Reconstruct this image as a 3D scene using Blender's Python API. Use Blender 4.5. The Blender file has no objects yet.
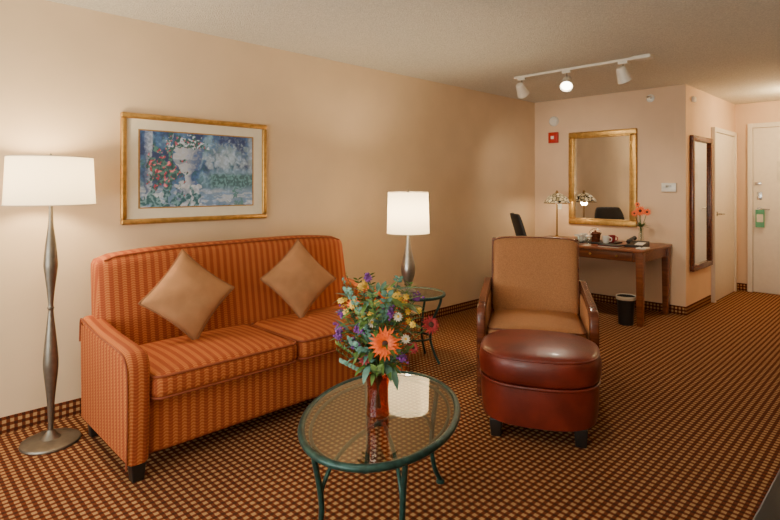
import bpy, bmesh, math, random
from mathutils import Vector, Matrix, Euler, noise as mn
random.seed(7)
C=bpy.context.scene.collection
# ------------------------------------------------------------------ materials
def newmat(name):
    m=bpy.data.materials.new(name); m.use_nodes=True
    nt=m.node_tree; b=nt.nodes['Principled BSDF']; return m,nt,b
def N(nt,t,**k):
    n=nt.nodes.new(t)
    for a,v in k.items(): setattr(n,a,v)
    return n
def inp(nt,sock,v):
    if hasattr(v,'links') or isinstance(v,bpy.types.NodeSocket): nt.links.new(v,sock)
    else: sock.default_value=v
def M(nt,op,a,b=0.0,c=None):
    n=N(nt,'ShaderNodeMath',operation=op); inp(nt,n.inputs[0],a); inp(nt,n.inputs[1],b)
    if c is not None: inp(nt,n.inputs[2],c)
    return n.outputs[0]
def MR(nt,v,a,b):
    n=N(nt,'ShaderNodeMapRange'); n.interpolation_type='SMOOTHSTEP'
    inp(nt,n.inputs[0],v); n.inputs[1].default_value=a; n.inputs[2].default_value=b
    return n.outputs[0]
def MIX(nt,f,a,b):
    n=N(nt,'ShaderNodeMix',data_type='RGBA'); inp(nt,n.inputs[0],f)
    inp(nt,n.inputs[6],a if not isinstance(a,tuple) else (*a,1)); inp(nt,n.inputs[7],b if not isinstance(b,tuple) else (*b,1))
    return n.outputs[2]
def noise(nt,scale,detail=2,coord='Object'):
    t=N(nt,'ShaderNodeTexCoord'); n=N(nt,'ShaderNodeTexNoise'); n.inputs['Scale'].default_value=scale
    n.inputs['Detail'].default_value=detail; nt.links.new(t.outputs[coord],n.inputs['Vector']); return n.outputs['Fac']
def bump(nt,b,h,strength=.3,dist=.01):
    n=N(nt,'ShaderNodeBump'); n.inputs['Strength'].default_value=strength; n.inputs['Distance'].default_value=dist
    nt.links.new(h,n.inputs['Height']); nt.links.new(n.outputs[0],b.inputs['Normal'])
def mat(name,col,rough=.5,metal=0,var=0.0,vs=20,bs=0,bscale=100,bd=.005,emis=None,es=0,coat=0,spec=None,trans=0):
    m,nt,b=newmat(name)
    b.inputs['Base Color'].default_value=(*col,1); b.inputs['Roughness'].default_value=rough; b.inputs['Metallic'].default_value=metal
    if var>0:
        f=noise(nt,vs,4); c1=tuple(c*(1-var) for c in col); c2=tuple(min(1,c*(1+var)) for c in col)
        nt.links.new(MIX(nt,MR(nt,f,.3,.7),c1,c2),b.inputs['Base Color'])
    if bs>0: bump(nt,b,noise(nt,bscale,3),bs,bd)
    if emis: b.inputs['Emission Color'].default_value=(*emis,1); b.inputs['Emission Strength'].default_value=es
    if coat: b.inputs['Coat Weight'].default_value=coat
    if spec is not None: b.inputs['Specular IOR Level'].default_value=spec
    if trans: b.inputs['Transmission Weight'].default_value=trans
    return m
def wood(name,c1,c2,rough=.35,sc=(3,30,30)):
    m,nt,b=newmat(name); t=N(nt,'ShaderNodeTexCoord'); mp=N(nt,'ShaderNodeMapping'); mp.inputs['Scale'].default_value=sc
    n=N(nt,'ShaderNodeTexNoise'); n.inputs['Scale'].default_value=1.5; n.inputs['Detail'].default_value=6
    nt.links.new(t.outputs['Object'],mp.inputs[0]); nt.links.new(mp.outputs[0],n.inputs['Vector'])
    nt.links.new(MIX(nt,MR(nt,n.outputs['Fac'],.3,.7),c1,c2),b.inputs['Base Color']); b.inputs['Roughness'].default_value=rough
    return m
def carpet(name,vert=False):
    m,nt,b=newmat(name); t=N(nt,'ShaderNodeTexCoord'); s=N(nt,'ShaderNodeSeparateXYZ'); nt.links.new(t.outputs['Object'],s.inputs[0])
    p=.037
    x,y,z=s.outputs
    u=M(nt,'ADD',M(nt,'ADD',x,y),20.0) if vert else M(nt,'ADD',x,20.0)
    v=M(nt,'ADD',z,20.01) if vert else M(nt,'ADD',y,20.0)
    ph=M(nt,'MULTIPLY',noise(nt,60,2),.006)
    a=M(nt,'DIVIDE',M(nt,'PINGPONG',M(nt,'ADD',u,ph),p/2),p/2); c=M(nt,'DIVIDE',M(nt,'PINGPONG',M(nt,'ADD',v,ph),p/2),p/2)
    tan=MR(nt,M(nt,'MINIMUM',a,c),.36,.60); dark=MR(nt,M(nt,'MAXIMUM',a,c),.56,.40)
    fz=noise(nt,350,2)
    base=MIX(nt,dark,(.150,.034,.014),(.050,.015,.009))
    col=MIX(nt,tan,base,(.50,.295,.125))
    col=MIX(nt,M(nt,'MULTIPLY',MR(nt,fz,.35,.65),.35),col,(.10,.038,.015))
    nt.links.new(col,b.inputs['Base Color']); b.inputs['Roughness'].default_value=.95; b.inputs['Specular IOR Level'].default_value=.1
    bump(nt,b,fz,.5,.004); return m
def stripefab(name):
    m,nt,b=newmat(name); t=N(nt,'ShaderNodeTexCoord'); s=N(nt,'ShaderNodeSeparateXYZ'); nt.links.new(t.outputs['Object'],s.inputs[0])
    sn=N(nt,'ShaderNodeSeparateXYZ'); nt.links.new(t.outputs['Normal'],sn.inputs[0])
    side=M(nt,'GREATER_THAN',M(nt,'ABSOLUTE',sn.outputs[0]),.75)
    x,y,z=s.outputs
    mx=N(nt,'ShaderNodeMix',data_type='FLOAT'); nt.links.new(side,mx.inputs[0]); nt.links.new(x,mx.inputs[2]); nt.links.new(y,mx.inputs[3])
    u=M(nt,'ADD',mx.outputs[0],10.0)
    w=M(nt,'ADD',M(nt,'ADD',z,y),10.0)
    p=.046
    a=M(nt,'DIVIDE',M(nt,'PINGPONG',u,p/2),p/2)
    st=MR(nt,a,.38,.62)
    cv=M(nt,'DIVIDE',M(nt,'PINGPONG',M(nt,'ADD',w,M(nt,'MULTIPLY',a,.012)),.008),.008)
    dash=M(nt,'MULTIPLY',MR(nt,cv,.45,.7),.8)
    c1=MIX(nt,dash,(.36,.090,.020),(.53,.185,.052))
    c2=MIX(nt,dash,(.26,.050,.015),(.36,.082,.025))
    col=MIX(nt,st,c1,c2)
    nt.links.new(col,b.inputs['Base Color']); b.inputs['Roughness'].default_value=.8; b.inputs['Specular IOR Level'].default_value=.25
    bump(nt,b,noise(nt,500,2),.3,.002); return m
m_wall=mat('wall_paint',(.71,.54,.355),.85,var=.03,vs=3,bs=.15,bscale=160,bd=.003)
m_wall2=mat('wall_paint_peach',(.77,.555,.375),.85,var=.03,vs=3,bs=.15,bscale=160,bd=.003)
m_ceil=mat('ceiling_texture',(.80,.76,.66),.95,var=.12,vs=110,bs=1.0,bscale=120,bd=.02)
m_white=mat('white_paint',(.80,.74,.64),.45,var=.02)
m_door=mat('door_paint',(.82,.75,.65),.5,var=.02)
m_carpet=carpet('carpet_pattern'); m_cove=carpet('carpet_cove',True)
m_sofa=stripefab('striped_upholstery'); m_pipe=mat('orange_piping',(.23,.045,.012),.7,var=.1)
m_pillow=mat('tan_suede',(.36,.17,.07),.85,var=.12,vs=9,bs=.25,bscale=300,bd=.003)
m_pillowp=mat('pillow_cord',(.25,.11,.045),.8,var=.1)
m_chair=mat('brown_upholstery',(.38,.17,.065),.8,var=.18,vs=150,bs=.3,bscale=350,bd=.003)
m_dwood=wood('mahogany_wood',(.085,.02,.009),(.17,.045,.018),.25)
m_desk=wood('desk_wood',(.15,.042,.014),(.26,.080,.028),.3,(30,3,30))
m_leather=mat('red_leather',(.145,.016,.008),.36,var=.25,vs=7,bs=.25,bscale=180,bd=.003,coat=.1)
m_black=mat('black_lacquer',(.012,.010,.009),.35,var=.1)
m_blackm=mat('black_plastic',(.02,.02,.022),.5,var=.1)
m_green=mat('verdigris_iron',(.015,.055,.048),.38,.35,var=.35,vs=40)
m_steel=mat('bronze_grey_metal',(.20,.175,.145),.38,.8,var=.1,vs=30)
m_pewter=mat('brushed_pewter',(.34,.32,.29),.3,.9,var=.1,vs=30)
m_silver=mat('brushed_nickel',(.55,.53,.5),.25,1,var=.05,vs=30)
m_gold=mat('gold_leaf',(.58,.34,.10),.38,.8,var=.15,vs=30,bs=.1,bscale=60)
m_brass=mat('aged_brass',(.30,.17,.05),.35,.9,var=.1,vs=30)
m_matboard=mat('mat_board',(.76,.70,.56),.9,var=.02)
m_mirror=mat('mirror_silver',(.86,.86,.84),.02,1,var=.005)
m_red=mat('alarm_red',(.50,.02,.012),.4,var=.05)
m_ceram=mat('white_ceramic',(.8,.78,.72),.2,var=.02)
m_paper=mat('paper',(.75,.7,.6),.8,var=.05)
m_tag=mat('green_tag',(.10,.36,.22),.6,var=.1)
m_bulb=mat('lit_bulb',(1,.9,.7),.4,var=.01,emis=(1,.90,.72),es=14)
m_dome=mat('lit_dome',(1,.9,.7),.4,var=.01,emis=(1,.88,.68),es=3)
def glass(name,col=(.75,.9,.85),refl=1.0):
    m,nt,b=newmat(name); nt.nodes.remove(b); o=nt.nodes['Material Output']
    tr=N(nt,'ShaderNodeBsdfTransparent'); tr.inputs[0].default_value=(*col,1)
    gl=N(nt,'ShaderNodeBsdfGlossy'); gl.inputs['Roughness'].default_value=.01; gl.inputs[0].default_value=(1,1,1,1)
    fr=N(nt,'ShaderNodeFresnel'); fr.inputs[0].default_value=1.55; ge=N(nt,'ShaderNodeNewGeometry')
    f=M(nt,'MULTIPLY',M(nt,'MULTIPLY',fr.outputs[0],refl),M(nt,'SUBTRACT',1.0,ge.outputs['Backfacing'])); mx=N(nt,'ShaderNodeMixShader')
    f=M(nt,'ADD',f,M(nt,'MULTIPLY',noise(nt,3,1),.01))
    nt.links.new(f,mx.inputs[0]); nt.links.new(tr.outputs[0],mx.inputs[1]); nt.links.new(gl.outputs[0],mx.inputs[2]); nt.links.new(mx.outputs[0],o.inputs[0])
    return m
m_glass=glass('table_glass',(.80,.89,.84),1.8); m_clear=glass('clear_glass',(.95,.97,.95),1.0); m_dglass=glass('smoked_glass',(.40,.50,.46),1.5)
m_amber=glass('ruby_amber_glass',(.86,.46,.30),1.0)
def shade(name,es):
    m,nt,b=newmat(name); nt.nodes.remove(b); o=nt.nodes['Material Output']
    d=N(nt,'ShaderNodeBsdfDiffuse'); t=N(nt,'ShaderNodeBsdfTranslucent'); e=N(nt,'ShaderNodeEmission')
    col=MIX(nt,noise(nt,200,2),(.80,.70,.52),(.87,.77,.60))
    nt.links.new(col,d.inputs[0]); nt.links.new(col,t.inputs[0]); e.inputs[0].default_value=(1,.78,.46,1); e.inputs[1].default_value=es
    mx=N(nt,'ShaderNodeMixShader'); mx.inputs[0].default_value=.30; ad=N(nt,'ShaderNodeAddShader')
    nt.links.new(d.outputs[0],mx.inputs[1]); nt.links.new(t.outputs[0],mx.inputs[2]); nt.links.new(mx.outputs[0],ad.inputs[0]); nt.links.new(e.outputs[0],ad.inputs[1]); nt.links.new(ad.outputs[0],o.inputs[0]); return m
m_shade=shade('linen_shade',.7)
# ------------------------------------------------------------------ geometry helpers
def grp(name,loc=(0,0,0),rz=0,sc=1):
    e=bpy.data.objects.new(name,None); e.location=loc; e.rotation_euler=(0,0,math.radians(rz)); e.scale=(sc,sc,sc); e.empty_display_size=.1; C.objects.link(e); return e
def finish(bm,name,mats,parent,loc=(0,0,0),rot=(0,0,0),ang=38):
    bmesh.ops.recalc_face_normals(bm,faces=bm.faces)
    for f in bm.faces: f.smooth=True
    for e in bm.edges:
        if len(e.link_faces)==2 and e.calc_face_angle(0)>math.radians(ang): e.smooth=False
    me=bpy.data.meshes.new(name); bm.to_mesh(me); bm.free()
    for m in (mats if isinstance(mats,(list,tuple)) else [mats]): me.materials.append(m)
    o=bpy.data.objects.new(name,me); o.location=loc; o.rotation_euler=rot; o.parent=parent; C.objects.link(o); return o
def box(p,name,lo,hi,m,bev=0,seg=3,deform=None,rot=(0,0,0)):
    c=[(a+b)/2 for a,b in zip(lo,hi)]; s=[b-a for a,b in zip(lo,hi)]
    bm=bmesh.new(); bmesh.ops.create_cube(bm,size=1)
    for v in bm.verts: v.co=Vector((v.co[i]*s[i] for i in range(3)))
    if deform:
        for v in bm.verts: v.co=Vector(deform(*v.co))
    if bev: bmesh.ops.bevel(bm,geom=list(bm.edges),offset=min(bev,min(s)*.49),segments=seg,profile=.5,affect='EDGES')
    return finish(bm,name,m,p,c,rot)
def soft(p,name,lo,hi,r,m,crown=0,n=10,deform=None,rot=(0,0,0)):
    c=Vector([(a+b)/2 for a,b in zip(lo,hi)]); h=[(b-a)/2 for a,b in zip(lo,hi)]
    bm=bmesh.new(); bmesh.ops.create_cube(bm,size=2); bmesh.ops.subdivide_edges(bm,edges=list(bm.edges),cuts=n,use_grid_fill=True)
    for v in bm.verts:
        q=v.co.copy()
        P=Vector([max(-(h[i]-r),min(h[i]-r,q[i]*h[i])) for i in range(3)])
        D=Vector([(q[i]*h[i]-P[i])/r for i in range(3)]); x,y,z=D
        S=Vector((x*math.sqrt(max(0,1-y*y/2-z*z/2+y*y*z*z/3)),y*math.sqrt(max(0,1-z*z/2-x*x/2+z*z*x*x/3)),z*math.sqrt(max(0,1-x*x/2-y*y/2+x*x*y*y/3))))
        co=P+S*r
        if crown and q.z>0: co.z+=crown*(1-q.x**2)*(1-q.y**2)*q.z
        if deform: co=Vector(deform(*co))
        v.co=co
    return finish(bm,name,m,p,c,rot,ang=60)
def lathe(p,name,prof,m,loc=(0,0,0),seg=48,rot=(0,0,0),ang=38):
    bm=bmesh.new(); rings=[]
    for r,z in prof:
        if r<1e-5: rings.append([bm.verts.new((0,0,z))])
        else: rings.append([bm.verts.new((r*math.cos(2*math.pi*i/seg),r*math.sin(2*math.pi*i/seg),z)) for i in range(seg)])
    for a,b in zip(rings,rings[1:]):
        for i in range(seg):
            j=(i+1)%seg
            if len(a)==1 and len(b)==1: continue
            if len(a)==1: bm.faces.new((a[0],b[i],b[j]))
            elif len(b)==1: bm.faces.new((a[i],a[j],b[0]))
            else: bm.faces.new((a[i],a[j],b[j],b[i]))
    return finish(bm,name,m,p,loc,rot,ang)
def smoothprof(pts,k=6):
    out=[]
    n=len(pts)
    for i in range(n-1):
        p0=pts[max(0,i-1)];p1=pts[i];p2=pts[i+1];p3=pts[min(n-1,i+2)]
        for s in range(k):
            t=s/k
            out.append(tuple(.5*((2*p1[a])+(-p0[a]+p2[a])*t+(2*p0[a]-5*p1[a]+4*p2[a]-p3[a])*t*t+(-p0[a]+3*p1[a]-3*p2[a]+p3[a])*t**3) for a in range(len(p1))))
    out.append(tuple(pts[-1])); return out
def tubeverts(bm,pts,r,seg=8,cyc=False,mi=0,flat=1.0):
    pts=[Vector(q) for q in pts]; n=len(pts); rings=[]; up=Vector((0,0,1))
    t0=(pts[1]-pts[0]).normalized()
    nrm=t0.cross(up); 
    if nrm.length<.1: nrm=t0.cross(Vector((1,0,0)))
    nrm.normalize()
    for i in range(n):
        if cyc: t=(pts[(i+1)%n]-pts[i-1]).normalized()
        else: t=(pts[min(n-1,i+1)]-pts[max(0,i-1)]).normalized()
        nrm=(nrm-t*nrm.dot(t)).normalized(); bn=t.cross(nrm)
        rr=r[i] if isinstance(r,(list,tuple)) else r
        rings.append([bm.verts.new(pts[i]+nrm*math.cos(2*math.pi*k/seg)*rr+bn*math.sin(2*math.pi*k/seg)*rr*flat) for k in range(seg)])
    for i in range(n if cyc else n-1):
        a=rings[i]; b=rings[(i+1)%n]
        for k in range(seg):
            f=bm.faces.new((a[k],a[(k+1)%seg],b[(k+1)%seg],b[k])); f.material_index=mi
    if not cyc:
        f=bm.faces.new(rings[0]); f.material_index=mi; f=bm.faces.new(rings[-1]); f.material_index=mi
def tube(p,name,pts,r,m,seg=10,cyc=False,loc=(0,0,0),rot=(0,0,0),flat=1.0,k=0):
    if k and not cyc: pts=smoothprof(pts,k)
    bm=bmesh.new(); tubeverts(bm,pts,r,seg,cyc,0,flat); return finish(bm,name,m,p,loc,rot,50)
def rrect(hx,hy,r,z=0,n=6):
    out=[]
    for cx,cy,a0 in ((hx-r,hy-r,0),(-hx+r,hy-r,90),(-hx+r,-hy+r,180),(hx-r,-hy+r,270)):
        for i in range(n+1):
            a=math.radians(a0+90*i/n); out.append((cx+r*math.cos(a),cy+r*math.sin(a),z))
    return out
def prism(p,name,poly,x0,x1,m,bev=.01,deform=None,seg=3,axis='x',loc=(0,0,0),rot=(0,0,0)):
    bm=bmesh.new()
    def mk(a,q): return (a,q[0],q[1]) if axis=='x' else ((q[0],a,q[1]) if axis=='y' else (q[0],q[1],a))
    A=[bm.verts.new(mk(x0,q)) for q in poly]; B=[bm.verts.new(mk(x1,q)) for q in poly]
    n=len(poly); bm.faces.new(A); bm.faces.new(B[::-1])
    for i in range(n): bm.faces.new((A[i],A[(i+1)%n],B[(i+1)%n],B[i]))
    bmesh.ops.recalc_face_normals(bm,faces=bm.faces)
    if bev:
        es=[e for e in bm.edges if abs(getattr(e.verts[0].co,axis)-getattr(e.verts[1].co,axis))<1e-6]
        bmesh.ops.bevel(bm,geom=es,offset=bev,segments=seg,profile=.5,affect='EDGES')
    if deform:
        for v in bm.verts: v.co=Vector(deform(*v.co))
    return finish(bm,name,m,p,loc,rot,35)
def light(name,typ,loc,e,col=(1,.8,.55),parent=None,rot=(0,0,0),**k):
    l=bpy.data.lights.new(name,typ); l.energy=e; l.color=col
    for a,v in k.items(): setattr(l,a,v)
    o=bpy.data.objects.new(name,l); o.location=loc; o.rotation_euler=rot; o.parent=parent; C.objects.link(o); return o
# ------------------------------------------------------------------ room shell
H=2.5; WY=3.68; FX=6.32; SY=1.857; DX=8.39; RY=-.65; HY=.62; NX=-1.5
box(None,'floor',(NX-.1,RY-.1,-.1),(DX+.1,WY+.1,0),m_carpet)
box(None,'ceiling',(NX-.1,RY-.1,H),(DX+.1,WY+.1,H+.1),m_ceil)
box(None,'wall_left',(NX-.1,WY,0),(FX+.12,WY+.1,H),m_wall)
box(None,'wall_back',(FX,SY+.12,0),(FX+.12,WY,H),m_wall2)
box(None,'wall_hall_left',(FX,SY,0),(DX,SY+.12,H),m_wall2)
box(None,'wall_hall_end',(DX,HY-.1,0),(DX+.1,SY+.12,H),m_wall2)
box(None,'wall_hall_right',(5.6,HY-.1,0),(DX,HY,H),m_wall2)
box(None,'wall_right_return',(5.5,RY,0),(5.6,HY,H),m_wall)
box(None,'wall_right',(NX-.1,RY-.1,0),(5.6,RY,H),m_wall)
w0,w1,z0,z1=-.1,3.4,.35,2.35
bm=bmesh.new()
for lo,hi in (((NX-.1,RY,0),(NX,w0,H)),((NX-.1,w1,0),(NX,WY,H)),((NX-.1,w0,0),(NX,w1,z0)),((NX-.1,w0,z1),(NX,w1,H))):
    r=bmesh.ops.create_cube(bm,size=1)
    for v in r['verts']: v.co=Vector([(lo[i]+hi[i])/2+v.co[i]*(hi[i]-lo[i]) for i in range(3)])
finish(bm,'wall_window',m_wall,None)
g=grp('window_1',(NX-.05,(w0+w1)/2,(z0+z1)/2))
hw=(w1-w0)/2; hz=(z1-z0)/2
for nm,lo,hi in (('frame_bottom',(-.03,-hw,-hz),(.03,hw,-hz+.05)),('frame_top',(-.03,-hw,hz-.05),(.03,hw,hz)),('frame_side_a',(-.03,-hw,-hz+.05),(.03,-hw+.05,hz-.05)),('frame_side_b',(-.03,hw-.05,-hz+.05),(.03,hw,hz-.05)),('mullion',(-.025,-.025,-hz+.05),(.025,.025,hz-.05))):
    box(g,nm,lo,hi,m_white,.004)
box(g,'pane',(-.004,-hw+.05,-hz+.05),(.004,hw-.05,hz-.05),m_clear)
bh=.095; bt=.012
box(None,'baseboard_left',(NX,WY-bt,0),(FX,WY,bh),m_cove,.003)
box(None,'baseboard_back',(FX-bt,SY,0),(FX,WY-bt,bh),m_cove,.003)
box(None,'baseboard_hall_left',(FX-bt,SY-bt,0),(7.22,SY,bh),m_cove,.003)
box(None,'baseboard_hall_end',(DX-bt,1.72,0),(DX,SY-bt,bh),m_cove,.003)
box(None,'baseboard_right',(NX,RY,0),(5.5,RY+bt,bh),m_cove,.003)
# ---- doors
def lever(g,x,y,z,dirn,axis):
    lathe(g,'handle_rose',[(0,0),(.028,0),(.028,.008),(.012,.012),(.012,.05),(0,.05)],m_silver,(x,y,z),24,rot=(0,math.radians(-90),0) if axis=='x' else (math.radians(90),0,0))
    if axis=='x': tube(g,'handle_lever',[(x-.045,y,z),(x-.05,y-.03*1,z),(x-.05,y-.12,z-.004)],.009,m_silver,k=4)
    else: tube(g,'handle_lever',[(x,y-.045,z),(x+.03,y-.05,z),(x+.12,y-.05,z-.004)],.009,m_silver,k=4)
g=grp('door_1',(DX,0,0))
dy0,dy1=.74,1.645
box(g,'slab',(-.03,dy0,.006),(-.001,dy1,2.16),m_door,.003)
box(g,'frame_left',(-.045,dy1+.004,0),(-.001,dy1+.06,2.225),m_white,.004)
box(g,'frame_right',(-.045,dy0-.06,0),(-.001,dy0-.004,2.225),m_white,.004)
box(g,'frame_top',(-.045,dy0-.004,2.164),(-.001,dy1+.004,2.225),m_white,.004)
lever(g,-.03,1.575,1.10,-1,'x')
box(g,'lock_plate',(-.036,1.545,1.22),(-.03,1.605,1.32),m_silver,.003)
box(g,'security_latch',(-.05,1.55,1.42),(-.03,1.62,1.45),m_silver,.003)
box(g,'door_hanger_tag',(-.085,1.51,.86),(-.083,1.61,1.09),m_tag,0)
box(g,'door_hanger_print',(-.087,1.525,.93),(-.0852,1.595,1.03),m_paper,0)
box(g,'evacuation_notice',(-.032,1.22,1.45),(-.0302,1.39,1.72),m_paper,0)
lathe(g,'peephole',[(0,0),(.012,0),(.012,.004),(0,.006)],m_gold,(-.03,1.15,1.55),16,rot=(0,math.radians(-90),0))
for i,z in enumerate((.25,1.1,1.95)): box(g,f'hinge_{i+1}',(-.04,dy0-.004,z-.05),(-.031,dy0+.02,z+.05),m_silver,.002)
g=grp('door_2',(0,SY,0))
cx0,cx1=7.32,8.22
box(g,'slab',(cx0,-.03,.006),(cx1,-.001,2.05),m_door,.003)
box(g,'frame_left',(cx0-.06,-.045,0),(cx0-.004,-.001,2.11),m_white,.004)
box(g,'frame_right',(cx1+.004,-.045,0),(cx1+.06,-.001,2.11),m_white,.004)
box(g,'frame_top',(cx0-.004,-.045,2.054),(cx1+.004,-.001,2.11),m_white,.004)
lever(g,cx0+.07,-.03,1.06,1,'y')
def wallbox(name,loc,w,h,d,m,extra=None):
    g=grp(name,loc)
    box(g,'body',(-d,-w/2,-h/2),(0,w/2,h/2),m,.004)
    return g
g=wallbox('fire_alarm',(FX,3.40,2.02),.125,.135,.04,m_red)
box(g,'strobe_lens',(-.055,-.02,-.02),(-.041,.02,.02),m_ceram,.003); box(g,'sounder_grille',(-.046,-.045,-.055),(-.041,.045,-.03),m_red,.001)
g=wallbox('thermostat',(FX,2.02,1.385),.15,.095,.03,m_ceram)
box(g,'display',(-.033,-.03,.0),(-.0305,.03,.025),m_pewter,.001)
g=grp('smoke_detector',(FX,3.40,2.23)); lathe(g,'housing',[(0,0),(.065,0),(.065,.015),(.05,.035),(.02,.04),(0,.04)],m_ceram,rot=(0,math.radians(-90),0)); lathe(g,'vent_ring',[(.03,.039),(.03,.044),(.02,.044),(.02,.039)],m_white,rot=(0,math.radians(-90),0))
g=grp('sprinkler',(FX,2.22,2.39)); lathe(g,'escutcheon',[(0,0),(.045,0),(.04,.012),(.015,.018),(.012,.05),(.02,.055),(0,.06)],m_ceram,rot=(0,math.radians(-90),0),seg=24); box(g,'deflector',(-.065,-.018,-.018),(-.061,.018,.018),m_silver,.001)
g=wallbox('light_switch',(FX,3.33,1.16),.075,.115,.008,m_ceram); box(g,'toggle',(-.018,-.008,-.014),(-.0085,.008,.014),m_ceram,.002)
g=grp('door_chime',(6.55,SY,2.36)); box(g,'body',(-.04,-.03,-.03),(.04,0,.03),m_ceram,.004); box(g,'grille',(-.03,-.033,-.02),(.03,-.0305,.02),m_white,.001)
g=grp('ceiling_dome_light',(7.45,1.00,H)); lathe(g,'pan',[(0,-.001),(.14,-.001),(.14,-.02),(0,-.02)],m_silver); lathe(g,'glass_dome',[(.13,-.021),(.12,-.045),(.09,-.065),(.05,-.075),(0,-.08)],m_dome)
light('hall_bulb','POINT',(0,0,-.2),36,(1,.76,.42),g,shadow_soft_size=.12)
# ------------------------------------------------------------------ framed mirror (back wall)
def frame4(g,axis,a0,a1,z0,z1,w,d,m,bev=.008,off=-.001):
    def bx(n,A0,A1,Z0,Z1):
        if axis=='y': box(g,n,(-d,A0,Z0),(off,A1,Z1),m,bev)
        else: box(g,n,(A0,-d,Z0),(A1,off,Z1),m,bev)
    bx('frame_bottom',a0,a1,z0,z0+w); bx('frame_top',a0,a1,z1-w,z1); bx('frame_side_a',a0,a0+w,z0+w,z1-w); bx('frame_side_b',a1-w,a1,z0+w,z1-w)
g=grp('framed_mirror',(FX,2.775,1.485))
frame4(g,'y',-.415,.415,-.56,.58,.07,.035,m_gold,.012)
for nm,lo,hi in (('inner_bead_bottom',(-.04,-.345,-.495),(-.012,.345,-.48)),('inner_bead_top',(-.04,-.345,.50),(-.012,.345,.515)),('inner_bead_a',(-.04,-.35,-.495),(-.012,-.335,.515)),('inner_bead_b',(-.04,.335,-.495),(-.012,.35,.515))): box(g,nm,lo,hi,m_gold,.004)
box(g,'mirror_glass',(-.012,-.345,-.49),(-.002,.345,.51),m_mirror)
g=grp('dressing_mirror',(6.82,SY,1.20))
frame4(g,'x',-.37,.37,-.74,.76,.06,.04,m_dwood,.008)
box(g,'mirror_glass',(-.31,-.012,-.68),(.31,-.002,.70),m_mirror)
# ------------------------------------------------------------------ painting (garden with stone urn, vertex-painted)
g=grp('framed_painting',(1.710,WY,1.513))
frame4(g,'x',-.535,.535,-.365,.365,.035,.035,m_gold,.01)
box(g,'mat_board',(-.502,-.014,-.332),(.502,-.002,.332),m_matboard)
for nm,lo,hi in (('bevel_top',(-.425,-.0155,.255),(.425,-.0142,.263)),('bevel_bottom',(-.425,-.0155,-.263),(.425,-.0142,-.255)),('bevel_a',(-.425,-.0155,-.255),(-.415,-.0142,.255)),('bevel_b',(.415,-.0155,-.255),(.425,-.0142,.255))): box(g,nm,lo,hi,m_gold,0)
def lerp(a,b,t): t=max(0,min(1,t)); return tuple(x+(y-x)*t for x,y in zip(a,b))
def ss(a,b,x): t=max(0,min(1,(x-a)/(b-a))); return t*t*(3-2*t)
def fb(x,z,s,o,oc=4):
    v=0;a=.5
    for k in range(oc): v+=a*mn.noise(Vector((x*s+o,z*s-o,o))); s*=2.1;a*=.5
    return v
urnp=[(-.115,.052),(-.10,.05),(-.085,.02),(-.06,.018),(-.03,.05),(.02,.078),(.05,.082),(.06,.062),(.075,.10),(.09,.10)]
def inurn(x,z,cx,cz,s):
    u=(x-cx)/s; w=(z-cz)/s
    if w<-.115 or w>.09: return None
    for (a,ra),(b,rb) in zip(urnp,urnp[1:]):
        if a<=w<=b:
            r=ra+(rb-ra)*(w-a)/(b-a)
            if abs(u)<r: return u/r
    return None
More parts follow.
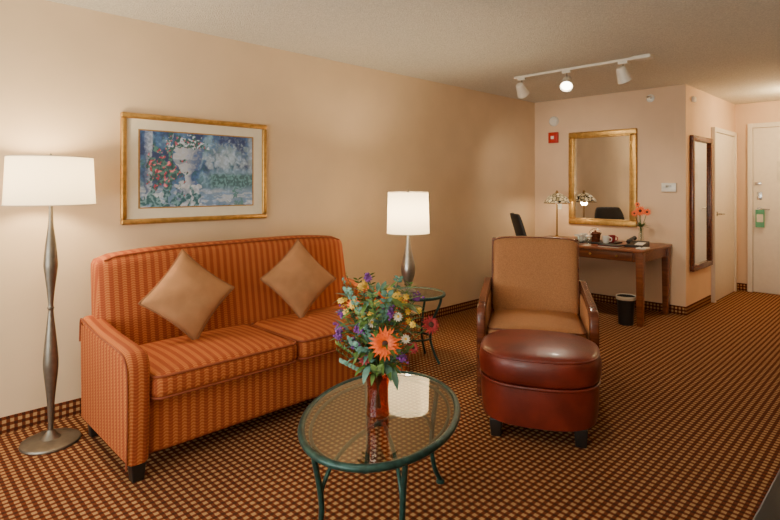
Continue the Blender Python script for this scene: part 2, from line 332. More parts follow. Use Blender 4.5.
def art(x,z):
    x+=.012*mn.noise(Vector((x*30,z*30,1))); z+=.012*mn.noise(Vector((x*30,z*30,9)))
    n=fb(x,z,9,3.3); n2=fb(x,z,26,7.7,3); n3=fb(x,z,55,1.7,2)
    deep=(.018,.045,.17); mid=(.05,.15,.38); lt=(.22,.40,.58); teal=(.02,.11,.15); pale=(.42,.55,.68)
    c=lerp(deep,mid,ss(-.22,.10,n)); c=lerp(c,lt,ss(.05,.32,n)*.8); c=lerp(c,teal,ss(.05,.16,n2)*.6)
    c=lerp(c,pale,ss(.0,.14,n2)*ss(.02,.25,z)*ss(-.1,.2,x)*.55)
    c=lerp(c,deep,ss(.17,.25,z)*ss(-.05,.08,n2)*.8)
    # sunlit clearing right of centre
    dd=math.hypot((x-.20)/1.6,(z-.07)); c=lerp(c,(.40,.53,.68),ss(.13,.02,dd+n2*.25)*.8)
    c=lerp(c,(.50,.60,.70),ss(.36,.40,x)*ss(-.2,0,z)*.5)
    hz=-.02+.03*math.sin(x*6); c=lerp(c,(.20,.34,.54),ss(hz+.03,hz-.03,z)*ss(.0,.1,x)*.8)
    wat=ss(-.10,-.18,z+.05*x); c=lerp(c,lerp((.16,.28,.50),(.50,.58,.70),ss(-.1,.15,fb(x*.4,z*2.2,20,5))),wat*.85)
    hb=ss(-.01,-.04,z)*ss(-.15,-.10,z)*ss(.02,.10,x); c=lerp(c,lerp((.02,.10,.11),(.10,.25,.28),ss(-.1,.12,n3)),hb*.85)
    if -.385<x<-.335 and z>-.17: c=lerp((.10,.16,.36),(.34,.43,.60),ss(-.385,-.34,x)+n3)
    if -.40<x<-.32 and -.20<z<-.165: c=(.36,.46,.62)
    for cx,cz,s in ((-.09,.045,1.3),):
        pw=.062*s; pt=cz-.115*s
        if abs(x-cx)<pw and pt-.11*s<z<pt: c=lerp((.10,.17,.36),(.48,.56,.68),ss(-pw,pw,(x-cx)+.02)+n3*.6)
        if abs(x-cx)<pw*1.25 and (pt-.02*s<z<pt or pt-.125*s<z<pt-.10*s): c=(.48,.55,.66)
        q=inurn(x,z,cx,cz,s)
        if q is not None:
            c=lerp((.50,.58,.70),(.07,.13,.33),ss(-.4,1,q)+n3*.9)
            if abs(((z-cz)/s)-.01)<.012: c=lerp(c,(.06,.12,.30),.5)
        d=math.hypot((x-cx)/(1.25*s),(z-cz-.115*s)/(.45*s))
        if d<.085+n2*.14:
            c=lerp((.02,.11,.13),(.11,.28,.30),ss(-.1,.1,n3))
            if n3>.10: c=(.48,.57,.72)
            if fb(x,z,48,12,2)>.17: c=(.50,.10,.20)
    d=math.hypot((x+.25)/1.1,(z+.02)/1.25)
    if d<.095+n2*.20:
        c=lerp((.02,.09,.12),(.07,.22,.21),ss(-.12,.1,n3))
        if fb(x,z,42,21,2)>.12: c=lerp((.50,.04,.10),(.70,.22,.30),ss(.1,.22,n3+.1))
    if z<-.14+.06*math.sin(x*70)*abs(math.sin(x*13)) and x<.0 and n2>-.05: c=lerp((.02,.11,.15),(.14,.29,.36),ss(-.1,.15,n3))
    if z<-.17+n*.2 and .14<x<.34 and n3>.02: c=(.07,.19,.22)
    return lerp(c,tuple(min(1,q*1.3) for q in c),ss(0,.2,n3))
nx,nz=250,154
bm=bmesh.new(); cl=bm.verts.layers.float_color.new('paint'); V={}
for i in range(nx+1):
    for j in range(nz+1):
        x=-.415+.83*i/nx; z=-.255+.51*j/nz
        v=bm.verts.new((x,-.0165,z)); v[cl]=(*art(x,z),1); V[i,j]=v
for i in range(nx):
    for j in range(nz): bm.faces.new((V[i,j],V[i+1,j],V[i+1,j+1],V[i,j+1]))
m_art,nt,b=newmat('garden_painting'); at=N(nt,'ShaderNodeVertexColor'); at.layer_name='paint'
nt.links.new(MIX(nt,M(nt,'MULTIPLY',noise(nt,90,3),.12),at.outputs[0],(.35,.45,.55)),b.inputs['Base Color']); b.inputs['Roughness'].default_value=.4
finish(bm,'painting_sheet',m_art,g)
# ------------------------------------------------------------------ sofa
g=grp('sofa',(1.815,3.10,0))
soft(g,'seat_base',(-.85,-.45,.09),(.85,.28,.375),.03,m_sofa,n=14)
for sx,nm in ((-1,'left'),(1,'right')):
    prof=smoothprof([(-.485,.09),(-.50,.30),(-.505,.52),(-.48,.595),(-.42,.622),(-.25,.63),(-.05,.64),(.12,.66),(.19,.67),(.23,.66),(.25,.54)],5)+[(.25,.09)]
    a,b=(-.955,-.840) if sx<0 else (.840,.955)
    prism(g,'arm_'+nm,prof,a,b,m_sofa,.035,deform=lambda x,y,z,sx=sx:(x+sx*.006*max(0,(z-.25)/.5)*(1 if abs(x)>.89 else .55),y,z),seg=4)
    tube(g,'arm_piping_'+nm,[(sx*(.950+.006*max(0,(q[1]-.25)/.5)),q[0]+.006,q[1]-.012) for q in prof[:-1]],.0045,m_pipe,6)
def backdef(x,y,z):
    t=(z+.37)/.74
    return (x*(1-.02*t),y+.12*t,z+(-.035*(x/.9)**4)*max(0,t))
soft(g,'back_rest',(-.91,.045,.28),(.91,.215,1.03),.055,m_sofa,n=20,deform=backdef)
tube(g,'back_piping',[(x,.045+.12+.012,1.017-.035*(x/.9)**4-(.012 if abs(x)>.83 else 0)) for x in [-.85+i*1.70/30 for i in range(31)]],.005,m_pipe,6)
for i,(a,b) in enumerate(((-.837,-.003),(.003,.837))):
    soft(g,f'seat_cushion_{i+1}',(a,-.515,.368),(b,.09,.495),.045,m_sofa,crown=.03,n=16)
    cx=(a+b)/2; hx=(b-a)/2
    for zz,nm in ((.483,'top'),(.380,'bottom')):
        tube(g,f'cushion_piping_{nm}_{i+1}',[(cx+q[0]*.985,-.2125+q[1]*.988,zz) for q in rrect(hx,.3025,.05)],.0065,m_pipe,6,cyc=True)
for i,(x,y) in enumerate(((-.89,-.44),(.89,-.44),(-.89,.20),(.89,.20))):
    box(g,f'foot_{i+1}',(x-.035,y-.035,0),(x+.035,y+.035,.10),m_black,.005,deform=lambda a,b,c:(a*(1-.25*(c<0)),b*(1-.25*(c<0)),c))
def pillow(name,loc,rot,a=.2,T=.075):
    g=grp(name,loc); g.rotation_euler=rot
    n=26; bm=bmesh.new(); G={}
    for s in (1,-1):
        for i in range(n+1):
            for j in range(n+1):
                u=-1+2*i/n; v=-1+2*j/n
                edge=i in(0,n) or j in(0,n)
                if edge and s==-1: G[s,i,j]=G[1,i,j]; continue
                x=a*u*(1-.09*(1-v*v)); y=a*v*(1-.09*(1-u*u)); t=T*(max(0,(1-u*u)*(1-v*v)))**.42
                t*=1+.08*math.sin(5*u+3*v)*math.cos(4*v)
                G[s,i,j]=bm.verts.new((x,y,s*t))
        for i in range(n):
            for j in range(n): bm.faces.new((G[s,i,j],G[s,i+1,j],G[s,i+1,j+1],G[s,i,j+1]))
    finish(bm,'cushion_body',m_pillow,g,ang=70)
    pts=[]
    for k in range(4):
        for i in range(n):
            u=-1+2*i/n; x=a*u; y=a*(1-.09*(1-u*u)); an=-k*math.pi/2
            pts.append((x*math.cos(an)-y*math.sin(an),x*math.sin(an)+y*math.cos(an),0))
    tube(g,'cord_edge',pts,.005,m_pillowp,6,cyc=True); return g
def prot(spin,lean,yaw): return (Matrix.Rotation(math.radians(yaw),3,'Z')@Matrix.Rotation(math.radians(90-lean),3,'X')@Matrix.Rotation(math.radians(spin),3,'Z')).to_euler()
pillow('throw_pillow',(1.345,3.03,.765),prot(48,18,-8),.192,.068)
pillow('throw_pillow',(2.12,3.03,.765),prot(40,18,-12),.195,.066)
# ------------------------------------------------------------------ floor lamp
g=grp('floor_lamp',(.725,3.375,0))
lathe(g,'base_disc',[(0,0),(.142,0),(.145,.006),(.142,.014),(.13,.02),(.05,.028),(.028,.05),(.018,.07),(0,.07)],m_steel,ang=30)
lathe(g,'turned_stem',smoothprof([(.014,.06),(.013,.12),(.020,.24),(.034,.38),(.037,.44),(.030,.54),(.018,.66),(.013,.72),(.018,.735),(.013,.75),(.020,.84),(.032,.94),(.034,.98),(.026,1.08),(.014,1.18),(.011,1.24),(.010,1.33)],5),m_steel,seg=32)
def shademesh(g,r0,r1,z0,z1):
    lathe(g,'drum_shade',[(r0,z0),(r1,z1)],m_shade,seg=64)
    for r,z,n in ((r0,z0,'shade_ring_lower'),(r1,z1,'shade_ring_upper')):
        tube(g,n,[(r*math.cos(a),r*math.sin(a),z) for a in [2*math.pi*i/48 for i in range(48)]],.003,m_paper,6,cyc=True)
    for k in range(3):
        a=k*2.094; tube(g,f'spider_{k+1}',[(0,0,z1-.03),(r1*math.cos(a),r1*math.sin(a),z1-.005)],.002,m_silver,6)
shademesh(g,.216,.204,1.30,1.555)
lathe(g,'socket',[(0,1.32),(.02,1.32),(.02,1.37),(0,1.37)],m_silver,seg=16)
lathe(g,'bulb',smoothprof([(.012,1.37),(.03,1.42),(.028,1.45),(.001,1.475)],4),m_bulb,seg=16)
lathe(g,'finial',[(0,1.53),(.006,1.535),(.01,1.56),(.004,1.575),(0,1.58)],m_silver,seg=12)
light('lamp_light','POINT',(0,0,1.45),46,(1,.76,.44),g,shadow_soft_size=.06)
# ------------------------------------------------------------------ side table + lamp
g=grp('side_table',(3.13,2.88,0))
R=.225
lathe(g,'glass_top',[(0,.538),(R-.01,.538),(R-.01,.548),(0,.548)],m_dglass,seg=64)
tube(g,'rim',[(R*math.cos(a),R*math.sin(a),.54) for a in [2*math.pi*i/64 for i in range(64)]],.013,m_green,8,cyc=True)
tube(g,'lower_ring',[(.12*math.cos(a),.12*math.sin(a),.2) for a in [2*math.pi*i/40 for i in range(40)]],.008,m_green,8,cyc=True)
for k in range(4):
    a=math.radians(20+90*k)
    tube(g,f'leg_{k+1}',[(r*math.cos(a),r*math.sin(a),z) for r,z in ((.215,.535),(.20,.47),(.15,.36),(.125,.25),(.125,.18),(.16,.08),(.20,.010))],.010,m_green,8,k=5)
g=grp('table_lamp',(3.135,2.97,.5485))
lathe(g,'base_foot',[(0,0),(.062,0),(.064,.006),(.058,.014),(.03,.02),(.022,.03),(0,.03)],m_pewter)
lathe(g,'vase_body',smoothprof([(.020,.025),(.028,.06),(.050,.12),(.058,.17),(.054,.22),(.038,.29),(.024,.35),(.017,.40),(.012,.44),(.009,.50)],5),m_pewter,seg=40)
shademesh(g,.172,.163,.470,.80)
lathe(g,'bulb',smoothprof([(.012,.50),(.03,.56),(.028,.60),(.001,.625)],4),m_bulb,seg=16)
lathe(g,'finial',[(0,.77),(.006,.775),(.009,.80),(.004,.82),(0,.825)],m_silver,seg=12)
light('lamp_light','POINT',(0,0,.65),34,(1,.79,.49),g,shadow_soft_size=.05)
# ------------------------------------------------------------------ coffee table
g=grp('coffee_table',(1.535,1.60,0),31)
A,B=.455,.305; TZ=.47
def ell(a,b,z,n=96): return [(a*math.cos(2*math.pi*i/n),b*math.sin(2*math.pi*i/n),z) for i in range(n)]
bm=bmesh.new(); lo=[bm.verts.new(q) for q in ell(A-.012,B-.012,TZ-.010)]; hi=[bm.verts.new(q) for q in ell(A-.012,B-.012,TZ)]
bm.faces.new(lo); bm.faces.new(hi)
for i in range(96): bm.faces.new((lo[i],lo[(i+1)%96],hi[(i+1)%96],hi[i]))
finish(bm,'glass_top',m_glass,g)
tube(g,'rim',ell(A,B,TZ-.008),.014,m_green,10,cyc=True)
tube(g,'inner_rim',ell(A-.035,B-.035,TZ-.022),.007,m_green,8,cyc=True)
for k,an in enumerate((38,142,218,322)):
    a=math.radians(an); ex,ey=(A-.02)*math.cos(a),(B-.02)*math.sin(a)
    tube(g,f'leg_{k+1}',[(ex*s,ey*s,z) for s,z in ((.98,TZ-.012),(.97,.42),(.90,.30),(.87,.20),(.93,.09),(1.05,.013))],[.011]*26,m_green,10,k=5)
    tube(g,f'brace_{k+1}',[(ex*.89,ey*.89,.26),(ex*.75,ey*.75,.345),(ex*.45,ey*.45,.405),(0,0,.425)],.008,m_green,8,k=6)
    lathe(g,f'foot_{k+1}',[(0,0),(.02,0),(.02,.008),(.012,.016),(0,.016)],m_green,(ex*1.05,ey*1.05,0),16)
lathe(g,'center_boss',[(0,.41),(.025,.41),(.025,.435),(0,.44)],m_green,seg=20)
# ------------------------------------------------------------------ bouquet
g=grp('flower_vase',(1.485,1.576,TZ+.001))
lathe(g,'vase',smoothprof([(.001,.0),(.043,.001),(.046,.02),(.043,.07),(.044,.12),(.054,.175)],5)+smoothprof([(.051,.175),(.041,.12),(.040,.07),(.041,.02),(.001,.012)],5),m_amber,seg=40)
m_stem=mat('stem_green',(.05,.12,.03),.5,var=.3); m_leaf=mat('leaf_green',(.085,.16,.03),.5,var=.4,vs=30); m_euc=mat('eucalyptus_leaf',(.09,.22,.17),.55,var=.3,vs=30)
m_or=mat('orange_petal',(.88,.12,.002),.5,var=.12,vs=60); m_ye=mat('yellow_petal',(.74,.46,.05),.5,var=.2,vs=60); m_wh=mat('white_petal',(.66,.62,.50),.5,var=.1,vs=60)
m_pu=mat('purple_petal',(.17,.035,.25),.5,var=.3,vs=60); m_rd=mat('dark_red_petal',(.30,.02,.03),.5,var=.3,vs=60); m_ct=mat('flower_center',(.06,.02,.01),.8,var=.3,vs=90)
FM=[m_stem,m_leaf,m_euc,m_or,m_ye,m_wh,m_pu,m_rd,m_ct]
def leaf(bm,o,d,nrm,L,W,mi,droop=.15,n=5):
    d=d.normalized(); s=d.cross(nrm).normalized(); nn=s.cross(d).normalized(); prev=None
    for i in range(n+1):
        t=i/n; w=W*math.sin(math.pi*min(1,max(.02,t**.8)))*.5+W*.02; c=o+d*L*t-nn*(droop*L*t*t)
        cur=[bm.verts.new(c-s*w+nn*w*.25),bm.verts.new(c),bm.verts.new(c+s*w+nn*w*.25)]
        if prev:
            for q in range(2):
                f=bm.faces.new((prev[q],prev[q+1],cur[q+1],cur[q])); f.material_index=mi
        prev=cur
def basis(n):
    n=n.normalized(); a=n.cross(Vector((0,0,1))); 
    if a.length<.1: a=n.cross(Vector((1,0,0)))
    a.normalize(); return a,n.cross(a)
def bloom(bm,c,n,R,np_,mi,rows=2,cm=8,cr=.3):
    n=n.normalized(); a,b=basis(n)
    for rw in range(rows):
        RR=R*(1-.28*rw)
        for k in range(np_):
            an=2*math.pi*(k+.5*rw)/np_+random.uniform(-.08,.08); d=a*math.cos(an)+b*math.sin(an)
            leaf(bm,c+d*R*.12+n*.003*rw,d+n*(.12+.3*rw),n,RR*.88,RR*6.3/np_*.62,mi,.18,4)
    r=bmesh.ops.create_icosphere(bm,subdivisions=2,radius=R*cr,matrix=Matrix.Translation(c+n*.004))
    for v in r['verts']:
        q=v.co-c-n*.004; v.co=c+n*.004+q-n*q.dot(n)*.5
        for f in v.link_faces: f.material_index=cm
def cluster(bm,c,R,cnt,r,mi):
    for i in range(cnt):
        p=c+Vector([random.gauss(0,R*.5) for _ in range(3)]); q=bmesh.ops.create_icosphere(bm,subdivisions=1,radius=r*random.uniform(.6,1.2),matrix=Matrix.Translation(p))
        for v in q['verts']:
            for f in v.link_faces: f.material_index=mi
Fv=Vector((.7022,.712,0)); Rv=Vector((.712,-.7022,0)); Z=Vector((0,0,1)); toC=-Fv
def P(r,d,z): return Rv*r+Fv*d+Z*z
bm=bmesh.new(); root=Vector((0,0,.03))
def stem(c,r=.0022):
    mid=Vector((c.x*.12,c.y*.12,.17)); k=Vector((c.x*.6,c.y*.6,c.z*.72+.03)); tubeverts(bm,smoothprof([tuple(root+Vector((-c.x*.08,-c.y*.08,0))),tuple(mid),tuple(k),tuple(c)],4),r,5,False,0)
spec=[
 (.03,-.12,.325,'G'),(.215,.0,.365,'R'),(-.10,-.06,.47,'Y'),(-.13,.0,.44,'Y'),(-.07,.03,.52,'Y'),(.06,-.04,.49,'Y'),(.11,.0,.46,'Y'),(-.03,-.08,.45,'Y'),(.15,-.05,.41,'Y'),
 (.08,-.09,.42,'W'),(.11,-.08,.33,'W'),(-.02,-.10,.40,'W'),
 (-.155,-.04,.36,'P'),(-.15,.02,.41,'P'),(.10,-.09,.26,'P'),(-.09,-.08,.31,'P'),(.05,-.10,.44,'P'),(.16,.03,.47,'P'),(-.04,.02,.55,'P'),(-.16,-.0,.32,'P'),(-.07,-.09,.37,'P'),
 (-.05,-.10,.26,'D'),(.14,-.06,.29,'D'),(.0,.1,.45,'O'),(-.1,.1,.42,'O'),(.10,.12,.40,'D'),(.0,.13,.36,'Y')]
for r,d,z,k in spec:
    c=P(r,d,z); stem(c); nrm=(Rv*r*1.5+toC*.9+Fv*(d+.05)*2+Z*.45)
    if k=='G': bloom(bm,c,toC+Z*.25+Rv*.05,.066,20,3,3,8,.24)
    elif k in 'RO': bloom(bm,c,nrm,.042,16,3 if k=='O' else 7,2,8)
    elif k=='Y': 
        for _ in range(4): bloom(bm,c+Vector([random.uniform(-.028,.028) for _ in range(3)]),nrm+Vector([random.uniform(-.5,.5) for _ in range(3)]),.015,7,4,1,4,.3)
    elif k=='W': bloom(bm,c,nrm,.021,11,5,2,4,.3)
    elif k=='P':
        cluster(bm,c,.022,14,.006,6)
        bloom(bm,c,nrm,.019,9,6,2,6,.3)
    elif k=='D': bloom(bm,c,nrm,.026,10,7,2,8,.3)
for i in range(330):
    th=random.uniform(0,2*math.pi); z=random.uniform(.19,.50); rr=random.uniform(.03,.135)*(1 if z>.25 else .7)
    o=Vector((rr*math.cos(th),rr*math.sin(th),z)); d=Vector((math.cos(th),math.sin(th),random.uniform(-.3,1.0)))
    leaf(bm,o,d,Z+d*.3,random.uniform(.04,.09),random.uniform(.012,.026),random.choice([1,1,1,2]),random.uniform(.1,.4))
for i in range(42):
    th=random.uniform(0,2*math.pi); rr=random.uniform(.10,.185); z=random.uniform(.27,.60)-(rr-.1)*.6; c=Vector((rr*math.cos(th),rr*math.sin(th),z)); stem(c,.0014)
    for t in (0.55,.65,.75,.85,.95,1.0):
        o=Vector((c.x*t,c.y*t,c.z*(.55+.45*t)))
        for s in (-1,1): leaf(bm,o,Vector((-s*math.sin(th),s*math.cos(th),.5)),Z*.4+Vector((math.cos(th),math.sin(th),0)),.028,.016 if i%2 else .008,2 if i%2 else 1,.1,4)
for s in ((.05,-.09,.225),(.03,-.1,.24),(.055,-.07,.2),(-.03,-.09,.23)):
    o=P(*s); leaf(bm,o,P(.3 if s[0]>0 else -.3,-.5,-.35),Z,.07,.03,2,.4)
finish(bm,'bouquet',FM,g,ang=80)
# ------------------------------------------------------------------ armchair
g=grp('armchair',(3.435,1.995,0),-59,.95)
soft(g,'seat_platform',(-.335,-.34,.20),(.335,.30,.34),.03,m_chair)
soft(g,'seat_cushion',(-.335,-.37,.335),(.335,.26,.48),.05,m_chair,crown=.03,n=14)
for zz,nm in ((.468,'top'),(.35,'bottom')): tube(g,'seat_piping_'+nm,[(q[0]*.99,-.055+q[1]*.99,zz) for q in rrect(.335,.315,.05)],.006,m_dwood,6,cyc=True)
def bd(x,y,z):
    t=(z+.335)/.67
    return (x*(1+.0*t),y+.13*t,z-.02*(x/.35)**4*t)
soft(g,'back_rest',(-.335,.20,.37),(.335,.33,1.055),.045,m_chair,n=14,deform=bd)
for s in (-1,1):
    prism(g,'back_post_'+('left' if s<0 else 'right'),[(.30,.30),(.345,.30),(.50,1.03),(.455,1.03)],s*.335-.016,s*.335+.016,m_dwood,.006)
tube(g,'back_piping',[(-.335,.245,.5),(-.335,.305,.82),(-.335,.325,.98),(-.315,.333,1.03),(-.2,.335,1.05),(0,.335,1.052),(.2,.335,1.05),(.315,.333,1.03),(.335,.325,.98),(.335,.305,.82),(.335,.245,.5)],.005,m_dwood,6,k=4)
for s in (-1,1):
    nm='left' if s<0 else 'right'
    outer=smoothprof([(-.40,0),(-.405,.30),(-.41,.50),(-.385,.595),(-.30,.64),(-.05,.665),(.20,.685),(.38,.705),(.40,.69),(.38,.64)],5)
    inner=smoothprof([(.20,.63),(-.05,.615),(-.27,.59),(-.335,.55),(-.35,.46),(-.345,.25),(-.35,0)],5)
    prism(g,'arm_frame_'+nm,outer+inner,s*.375-.030,s*.375+.030,m_dwood,.012)
    prism(g,'rear_leg_'+nm,[(.40,0),(.445,0),(.375,.68),(.31,.68),(.32,.25)],s*.375-.025,s*.375+.025,m_dwood,.006)
    prism(g,'side_rail_'+nm,[(-.345,.22),(.33,.22),(.33,.30),(-.345,.30)],s*.375-.015,s*.375+.015,m_dwood,.004)
    soft(g,'side_panel_'+nm,(s*.36-.018,-.345,.30),(s*.36+.018,.32,.62),.015,m_chair,n=6)
box(g,'front_rail',(-.352,-.385,.20),(.352,-.355,.27),m_dwood,.005)
# ------------------------------------------------------------------ ottoman
g=grp('ottoman',(2.82,1.615,0),-62)
g.scale=(1.02,1,1.12)
def slathe(name,prof,m,a,b,ex=2.7,seg=72):
    bm=bmesh.new(); rings=[]
    for o,z in prof:
        if o is None: rings.append([bm.verts.new((0,0,z))]); continue
        rg=[]
        for i in range(seg):
            t=2*math.pi*i/seg; c,s=math.cos(t),math.sin(t)
            rg.append(bm.verts.new((math.copysign(abs(c)**(2/ex),c)*a*o,math.copysign(abs(s)**(2/ex),s)*b*o,z)))
        rings.append(rg)
    for p,q in zip(rings,rings[1:]):
        for i in range(seg):
            j=(i+1)%seg
            if len(p)==1: bm.faces.new((p[0],q[i],q[j]))
            elif len(q)==1: bm.faces.new((p[i],p[j],q[0]))
            else: bm.faces.new((p[i],p[j],q[j],q[i]))
    return finish(bm,name,m,g,ang=50)
slathe('leather_body',[(None,.085),(.90,.085)]+smoothprof([(.93,.09),(.955,.15),(.965,.22),(.96,.275)],4)+[(None,.275)],m_leather,.335,.315)
slathe('seat_pad',[(None,.29)]+smoothprof([(.93,.285),(.985,.305),(1.0,.345),(.99,.385),(.95,.415),(.86,.432),(.6,.447),(.3,.454)],5)+[(None,.456)],m_leather,.335,.315)
def sring(o,z,ex=2.7,seg=72):
    out=[]
    for i in range(seg):
        t=2*math.pi*i/seg; c,s=math.cos(t),math.sin(t); out.append((math.copysign(abs(c)**(2/ex),c)*.335*o,math.copysign(abs(s)**(2/ex),s)*.315*o,z))
    return out
tube(g,'welt_lower',sring(.965,.281),.008,m_leather,8,cyc=True); tube(g,'welt_upper',sring(.955,.412),.006,m_leather,8,cyc=True)
for i,(x,y) in enumerate(((-.22,-.2),(.22,-.2),(-.22,.2),(.22,.2))):
    box(g,f'foot_{i+1}',(x-.035,y-.035,0),(x+.035,y+.035,.09),m_black,.006,deform=lambda a,b,c:(a*(1-.2*(c<0)),b*(1-.2*(c<0)),c))
# ------------------------------------------------------------------ desk
g=grp('writing_desk',(5.865,2.71,0)); hx,hy,tz=.42,.73,.765
box(g,'desk_top',(-hx,-hy,tz-.03),(hx,hy,tz),m_desk,.006)
box(g,'apron_front',(-hx+.05,-hy+.07,tz-.13),(-hx+.07,hy-.07,tz-.03),m_desk,.002)
box(g,'apron_back',(hx-.05,-hy+.07,tz-.13),(hx-.03,hy-.07,tz-.03),m_desk,.002)
for s in (-1,1): box(g,f'apron_side_{s}',(-hx+.07,s*(hy-.045)-.01,tz-.13),(hx-.05,s*(hy-.045)+.01,tz-.03),m_desk,.002)
for i in range(2):
    y0=-hy+.12+i*.62; box(g,f'drawer_front_{i+1}',(-hx+.038,y0,tz-.118),(-hx+.049,y0+.58,tz-.042),m_desk,.003)
    for q in (.15,.43): lathe(g,f'knob_{i}_{q}',[(0,0),(.007,0),(.006,.012),(.013,.02),(.008,.028),(0,.03)],m_gold,(-hx+.038,y0+q,tz-.08),16,rot=(0,math.radians(-90),0))
for i,(x,y) in enumerate(((-hx+.06,-hy+.05),(hx-.05,-hy+.05),(-hx+.06,hy-.05),(hx-.05,hy-.05))):
    box(g,f'leg_{i+1}',(x-.036,y-.036,0),(x+.036,y+.036,tz-.03),m_desk,.004,deform=lambda a,b,c:(a*(1-.25*(c<0)),b*(1-.25*(c<0)),c))
DZ=tz+.001
def tiff():
    m,nt,b=newmat('leaded_glass'); v=N(nt,'ShaderNodeTexVoronoi'); v.feature='DISTANCE_TO_EDGE'; v.inputs['Scale'].default_value=20
    t=N(nt,'ShaderNodeTexCoord'); nt.links.new(t.outputs['Object'],v.inputs['Vector']); v2=N(nt,'ShaderNodeTexVoronoi'); v2.inputs['Scale'].default_value=20; nt.links.new(t.outputs['Object'],v2.inputs['Vector'])
    s=N(nt,'ShaderNodeSeparateColor'); nt.links.new(v2.outputs['Color'],s.inputs[0])
    c=MIX(nt,s.outputs[0],(.75,.58,.32),(.22,.16,.07)); c=MIX(nt,MR(nt,v.outputs[0],.05,.09),(.015,.012,.01),c)
    nt.links.new(c,b.inputs['Base Color']); nt.links.new(c,b.inputs['Emission Color']); b.inputs['Emission Strength'].default_value=.6; b.inputs['Roughness'].default_value=.2; return m
m_tiff=tiff()
g=grp('desk_lamp',(5.95,3.165,DZ))
lathe(g,'base',[(0,0),(.075,0),(.078,.01),(.06,.02),(.02,.03),(.01,.05),(0,.05)],m_brass)
tube(g,'stem',[(0,0,.03),(0,0,.54)],.009,m_brass)
lathe(g,'glass_shade',smoothprof([(.150,.43),(.142,.455),(.11,.50),(.065,.53),(.02,.55)],5),m_tiff,seg=48)
tube(g,'shade_rim',[(.15*math.cos(a),.15*math.sin(a),.43) for a in [2*math.pi*i/40 for i in range(40)]],.006,m_brass,6,cyc=True)
lathe(g,'cap',[(0,.547),(.022,.547),(.015,.565),(.005,.58),(0,.585)],m_brass,seg=16)
lathe(g,'bulb',smoothprof([(.01,.42),(.025,.46),(.02,.49),(.001,.51)],4),m_bulb,seg=16)
light('lamp_light','POINT',(0,0,.42),8,(1,.78,.48),g,shadow_soft_size=.04)
g=grp('bud_vase',(6.08,2.235,DZ))
lathe(g,'vase',[(.001,0),(.035,0),(.04,.02),(.03,.09),(.022,.13),(.03,.17),(.028,.17),(.020,.13),(.027,.09),(.035,.02),(.001,.008)],m_clear,seg=32)
bm=bmesh.new()
for c,R,mi in ((Vector((-.02,.0,.36)),.062,3),(Vector((-.03,-.075,.35)),.045,3),(Vector((0,.07,.33)),.04,3),(Vector((-.02,.03,.43)),.03,3)):
    tubeverts(bm,smoothprof([(0,0,.01),(0,c.y*.1,.16),(c.x*.6,c.y*.7,c.z-.06),tuple(c)],4),.003,5,False,0); bloom(bm,c,Vector((-1,-.3+c.y,.35)),R,16,mi,2)
for i in range(18):
    th=random.uniform(0,6.28); d=Vector((math.cos(th),math.sin(th),random.uniform(.2,1.2))); leaf(bm,Vector((0,0,.18)),d,Z,random.uniform(.07,.12),.025,1,.3)
finish(bm,'gerbera_stems',FM,g,ang=80)
g=grp('serving_tray',(5.83,2.64,DZ)); box(g,'tray_base',(-.16,-.24,0),(.16,.24,.008),m_blackm,.003)
for nm,lo,hi in (('lip_a',(-.16,-.24,.008),(-.15,.24,.014)),('lip_b',(.15,-.24,.008),(.16,.24,.014)),('lip_c',(-.15,-.24,.008),(.15,-.23,.014)),('lip_d',(-.15,.23,.008),(.15,.24,.014))): box(g,nm,lo,hi,m_blackm,.002)
for x,y in ((5.77,2.49),(5.90,2.48),(5.77,2.78),(5.90,2.80)):
    mm=m_rd if y<2.485 else m_ceram
    g=grp('coffee_mug',(x,y,DZ+.009)); lathe(g,'cup',[(.001,0),(.026,0),(.034,.02),(.038,.08),(.035,.08),(.031,.022),(.001,.006)],mm,seg=28); tube(g,'handle',[(0,-.034,.065),(0,-.06,.06),(0,-.06,.03),(0,-.034,.022)],.005,mm,k=4)
g=grp('ice_bucket',(5.84,2.64,DZ+.009)); lathe(g,'bucket',[(.001,0),(.045,0),(.056,.09),(.06,.095),(.05,.108),(.012,.115),(.012,.125),(.001,.13)],m_dwood,seg=36); tube(g,'bail_handle',[(0,-.06,.085),(0,-.068,.11),(0,0,.15),(0,.068,.11),(0,.06,.085)],.003,m_silver,6,k=4)
g=grp('telephone',(5.74,2.15,DZ)); prism(g,'body',[(-.10,0),(.10,0),(.10,.055),(-.10,.02)],-.09,.09,m_blackm,.005,axis='y'); prism(g,'keypad',[(-.07,.027),(.03,.0445),(.03,.047),(-.07,.0295)],-.08,.0,m_paper,0,axis='y')
tube(g,'handset',[(-.09,.055,.05),(-.07,.055,.065),(0,.055,.078),(.07,.055,.085),(.09,.055,.075)],[.022]*5+[.016]*11+[.022]*5,m_blackm,k=5)
g=grp('magazine_stack',(5.55,2.34,DZ))
for i,(mm,dx) in enumerate(((m_paper,0),(m_rd,.008),(m_blackm,-.006))): box(g,f'magazine_{i+1}',(-.08+dx,-.11+dx,i*.008),(.08+dx,.11+dx,i*.008+.007),mm,.001)
g=grp('leather_folder',(5.66,3.07,DZ)); box(g,'cover',(-.12,-.16,0),(.12,.16,.012),m_blackm,.004); box(g,'pages',(-.105,-.145,.012),(.105,.145,.016),m_paper,.001); box(g,'top_cover',(-.12,-.16,.016),(.12,.16,.022),m_dwood,.003)
for y in (2.60,2.72):
    g=grp('drinking_glass',(5.58,y,DZ)); lathe(g,'tumbler',[(.001,0),(.03,0),(.036,.10),(.033,.10),(.027,.01),(.001,.008)],m_clear,seg=28); lathe(g,'paper_cap',[(.037,.085),(.038,.102),(.001,.104)],m_ceram,seg=28)
g=grp('note_pad',(5.60,2.04,DZ)); box(g,'paper_block',(-.07,-.045,0),(.07,.045,.012),m_paper,.002); tube(g,'pen',[(-.05,.0,.016),(.05,.01,.016)],.004,m_blackm,8)
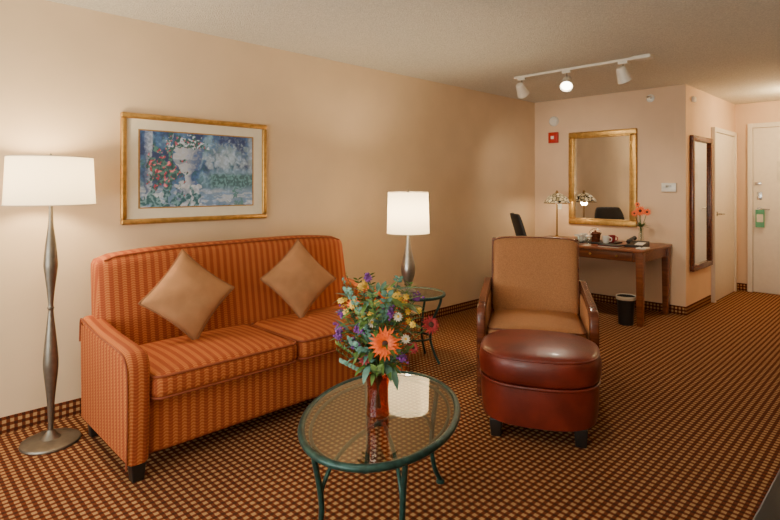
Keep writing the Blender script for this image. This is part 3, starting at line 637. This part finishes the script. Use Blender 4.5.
# ------------------------------------------------------------------ office chair
g=grp('desk_chair',(5.32,2.98,0),42)
for k in range(5):
    a=k*2*math.pi/5; tube(g,f'base_arm_{k+1}',[(0,0,.10),(.14*math.cos(a),.14*math.sin(a),.09),(.27*math.cos(a),.27*math.sin(a),.065)],.016,m_blackm,k=3)
    lathe(g,f'caster_{k+1}',[(0,-.018),(.028,-.018),(.03,0),(.028,.018),(0,.018)],m_blackm,(.27*math.cos(a),.27*math.sin(a),.03),16,rot=(math.pi/2,0,a))
lathe(g,'gas_column',[(0,.09),(.03,.09),(.03,.25),(.018,.25),(.018,.42),(0,.42)],m_blackm,seg=20)
soft(g,'seat',(-.23,-.22,.42),(.23,.22,.50),.035,m_blackm,crown=.02)
tube(g,'back_stalk',[(0,.12,.43),(0,.23,.45),(0,.27,.6),(0,.25,.8)],.014,m_blackm,k=4)
soft(g,'back_rest',(-.215,.20,.62),(.215,.235,1.10),.016,m_blackm,n=12,deform=lambda x,y,z:(x*(1-.25*max(0,z/.24)**3),y+.14*((z+.24)/.48)-.05*(x/.215)**2,z))
g=grp('waste_bin',(5.50,2.17,0))
lathe(g,'bin',[(.001,0),(.07,0),(.088,.28),(.09,.285),(.084,.285),(.067,.01),(.001,.008)],m_blackm,seg=40)
lathe(g,'liner',[(.083,.26),(.088,.288),(.094,.29),(.094,.255),(.092,.252)],m_paper,seg=40)
# ------------------------------------------------------------------ track lights
g=grp('track_light',(4.68,2.29,H))
box(g,'rail',(-.018,-.66,-.022),(.018,.66,-.001),m_white,.003)
box(g,'feed_box',(-.05,-.66,-.03),(.05,-.52,-.0015),m_white,.004)
def head(y,aim,on,i):
    a=Vector(aim).normalized(); q=Vector((0,0,1)).rotation_difference(-a); pos=Vector((0,y,-.14))
    box(g,f'adapter_{i}',(-.016,y-.04,-.045),(.016,y+.04,-.022),m_white,.003)
    tube(g,f'yoke_{i}',[(0,y,-.04),(0,y,-.12)],.007,m_silver,8)
    o=lathe(g,f'head_{i}',smoothprof([(.002,.075),(.034,.07),(.044,.04),(.050,0),(.062,-.055)],4)+[(.056,-.055),(.048,-.03),(.002,-.028)],m_white,tuple(pos),28); o.rotation_euler=q.to_euler()
    o=lathe(g,f'lamp_face_{i}',[(.001,-.034),(.043,-.034),(.046,-.04),(.001,-.044)],m_bulb,tuple(pos),28); o.rotation_euler=q.to_euler()
    sp=light(f'spot_{i}','SPOT',tuple(pos+a*.09),on,(1,.84,.62),g,spot_size=math.radians(110),spot_blend=1,shadow_soft_size=.05); sp.rotation_euler=Vector((0,0,-1)).rotation_difference(a).to_euler()
head(.58,(.85,.10,-.75),38,1); head(.10,(-.75,-.3,-.75),50,2); head(-.42,(.55,-.15,-1),45,3)
# ------------------------------------------------------------------ console (dark corner)
g=grp('media_console',(1.95,-.10,0))
box(g,'top',(-.85,-.36,.72),(.85,.345,.75),m_black,.005); box(g,'carcass',(-.82,-.34,.08),(.82,.31,.72),m_black,.004); 
for i in range(3): box(g,f'drawer_{i+1}',(-.80+i*.54,.311,.12),(-.80+i*.54+.52,.328,.70),m_black,.004)
box(g,'plinth',(-.78,-.30,0),(.78,.27,.08),m_black,.002)
# ------------------------------------------------------------------ light & world
light('window_daylight','AREA',(NX-.12,(w0+w1)/2,(z0+z1)/2),95,(1,.97,.92),None,(0,math.radians(-90),0),shape='RECTANGLE',size=2.0,size_y=3.5)
light('added_ceiling_fill','AREA',(NX-.35,(w0+w1)/2,.7),110,(1,.97,.92),None,(0,math.radians(-125),0),shape='RECTANGLE',size=1.2,size_y=3.5)  # added fill tilted upward to brighten the ceiling, imitating light off the ground
g=grp('added_fill_fixture',(.6,1.2,H)); lathe(g,'pan',[(0,-.001),(.2,-.001),(.2,-.03),(0,-.03)],m_silver); lathe(g,'glass_bowl',[(.19,-.031),(.18,-.07),(.12,-.11),(.05,-.125),(0,-.13)],m_dome)  # invented fixture overhead, out of view, added to hold a fill light
light('added_fill_bulb','POINT',(0,0,-.35),18,(1,.90,.76),g,shadow_soft_size=.2)  # added fill light hung below the invented fixture
w=bpy.data.worlds.new('world'); bpy.context.scene.world=w; w.use_nodes=True
bg=w.node_tree.nodes['Background']; sk=w.node_tree.nodes.new('ShaderNodeTexSky'); sk.sky_type='HOSEK_WILKIE'; w.node_tree.links.new(sk.outputs[0],bg.inputs[0]); bg.inputs[1].default_value=.6
# ------------------------------------------------------------------ camera
cam=bpy.data.cameras.new('camera'); co=bpy.data.objects.new('camera',cam); C.objects.link(co)
co.location=(0,0,1.40); co.rotation_euler=(math.radians(90),0,math.radians(-44.6)); cam.lens=24.6; cam.sensor_width=36; cam.shift_y=-.0949; cam.clip_start=.05
bpy.context.scene.camera=co
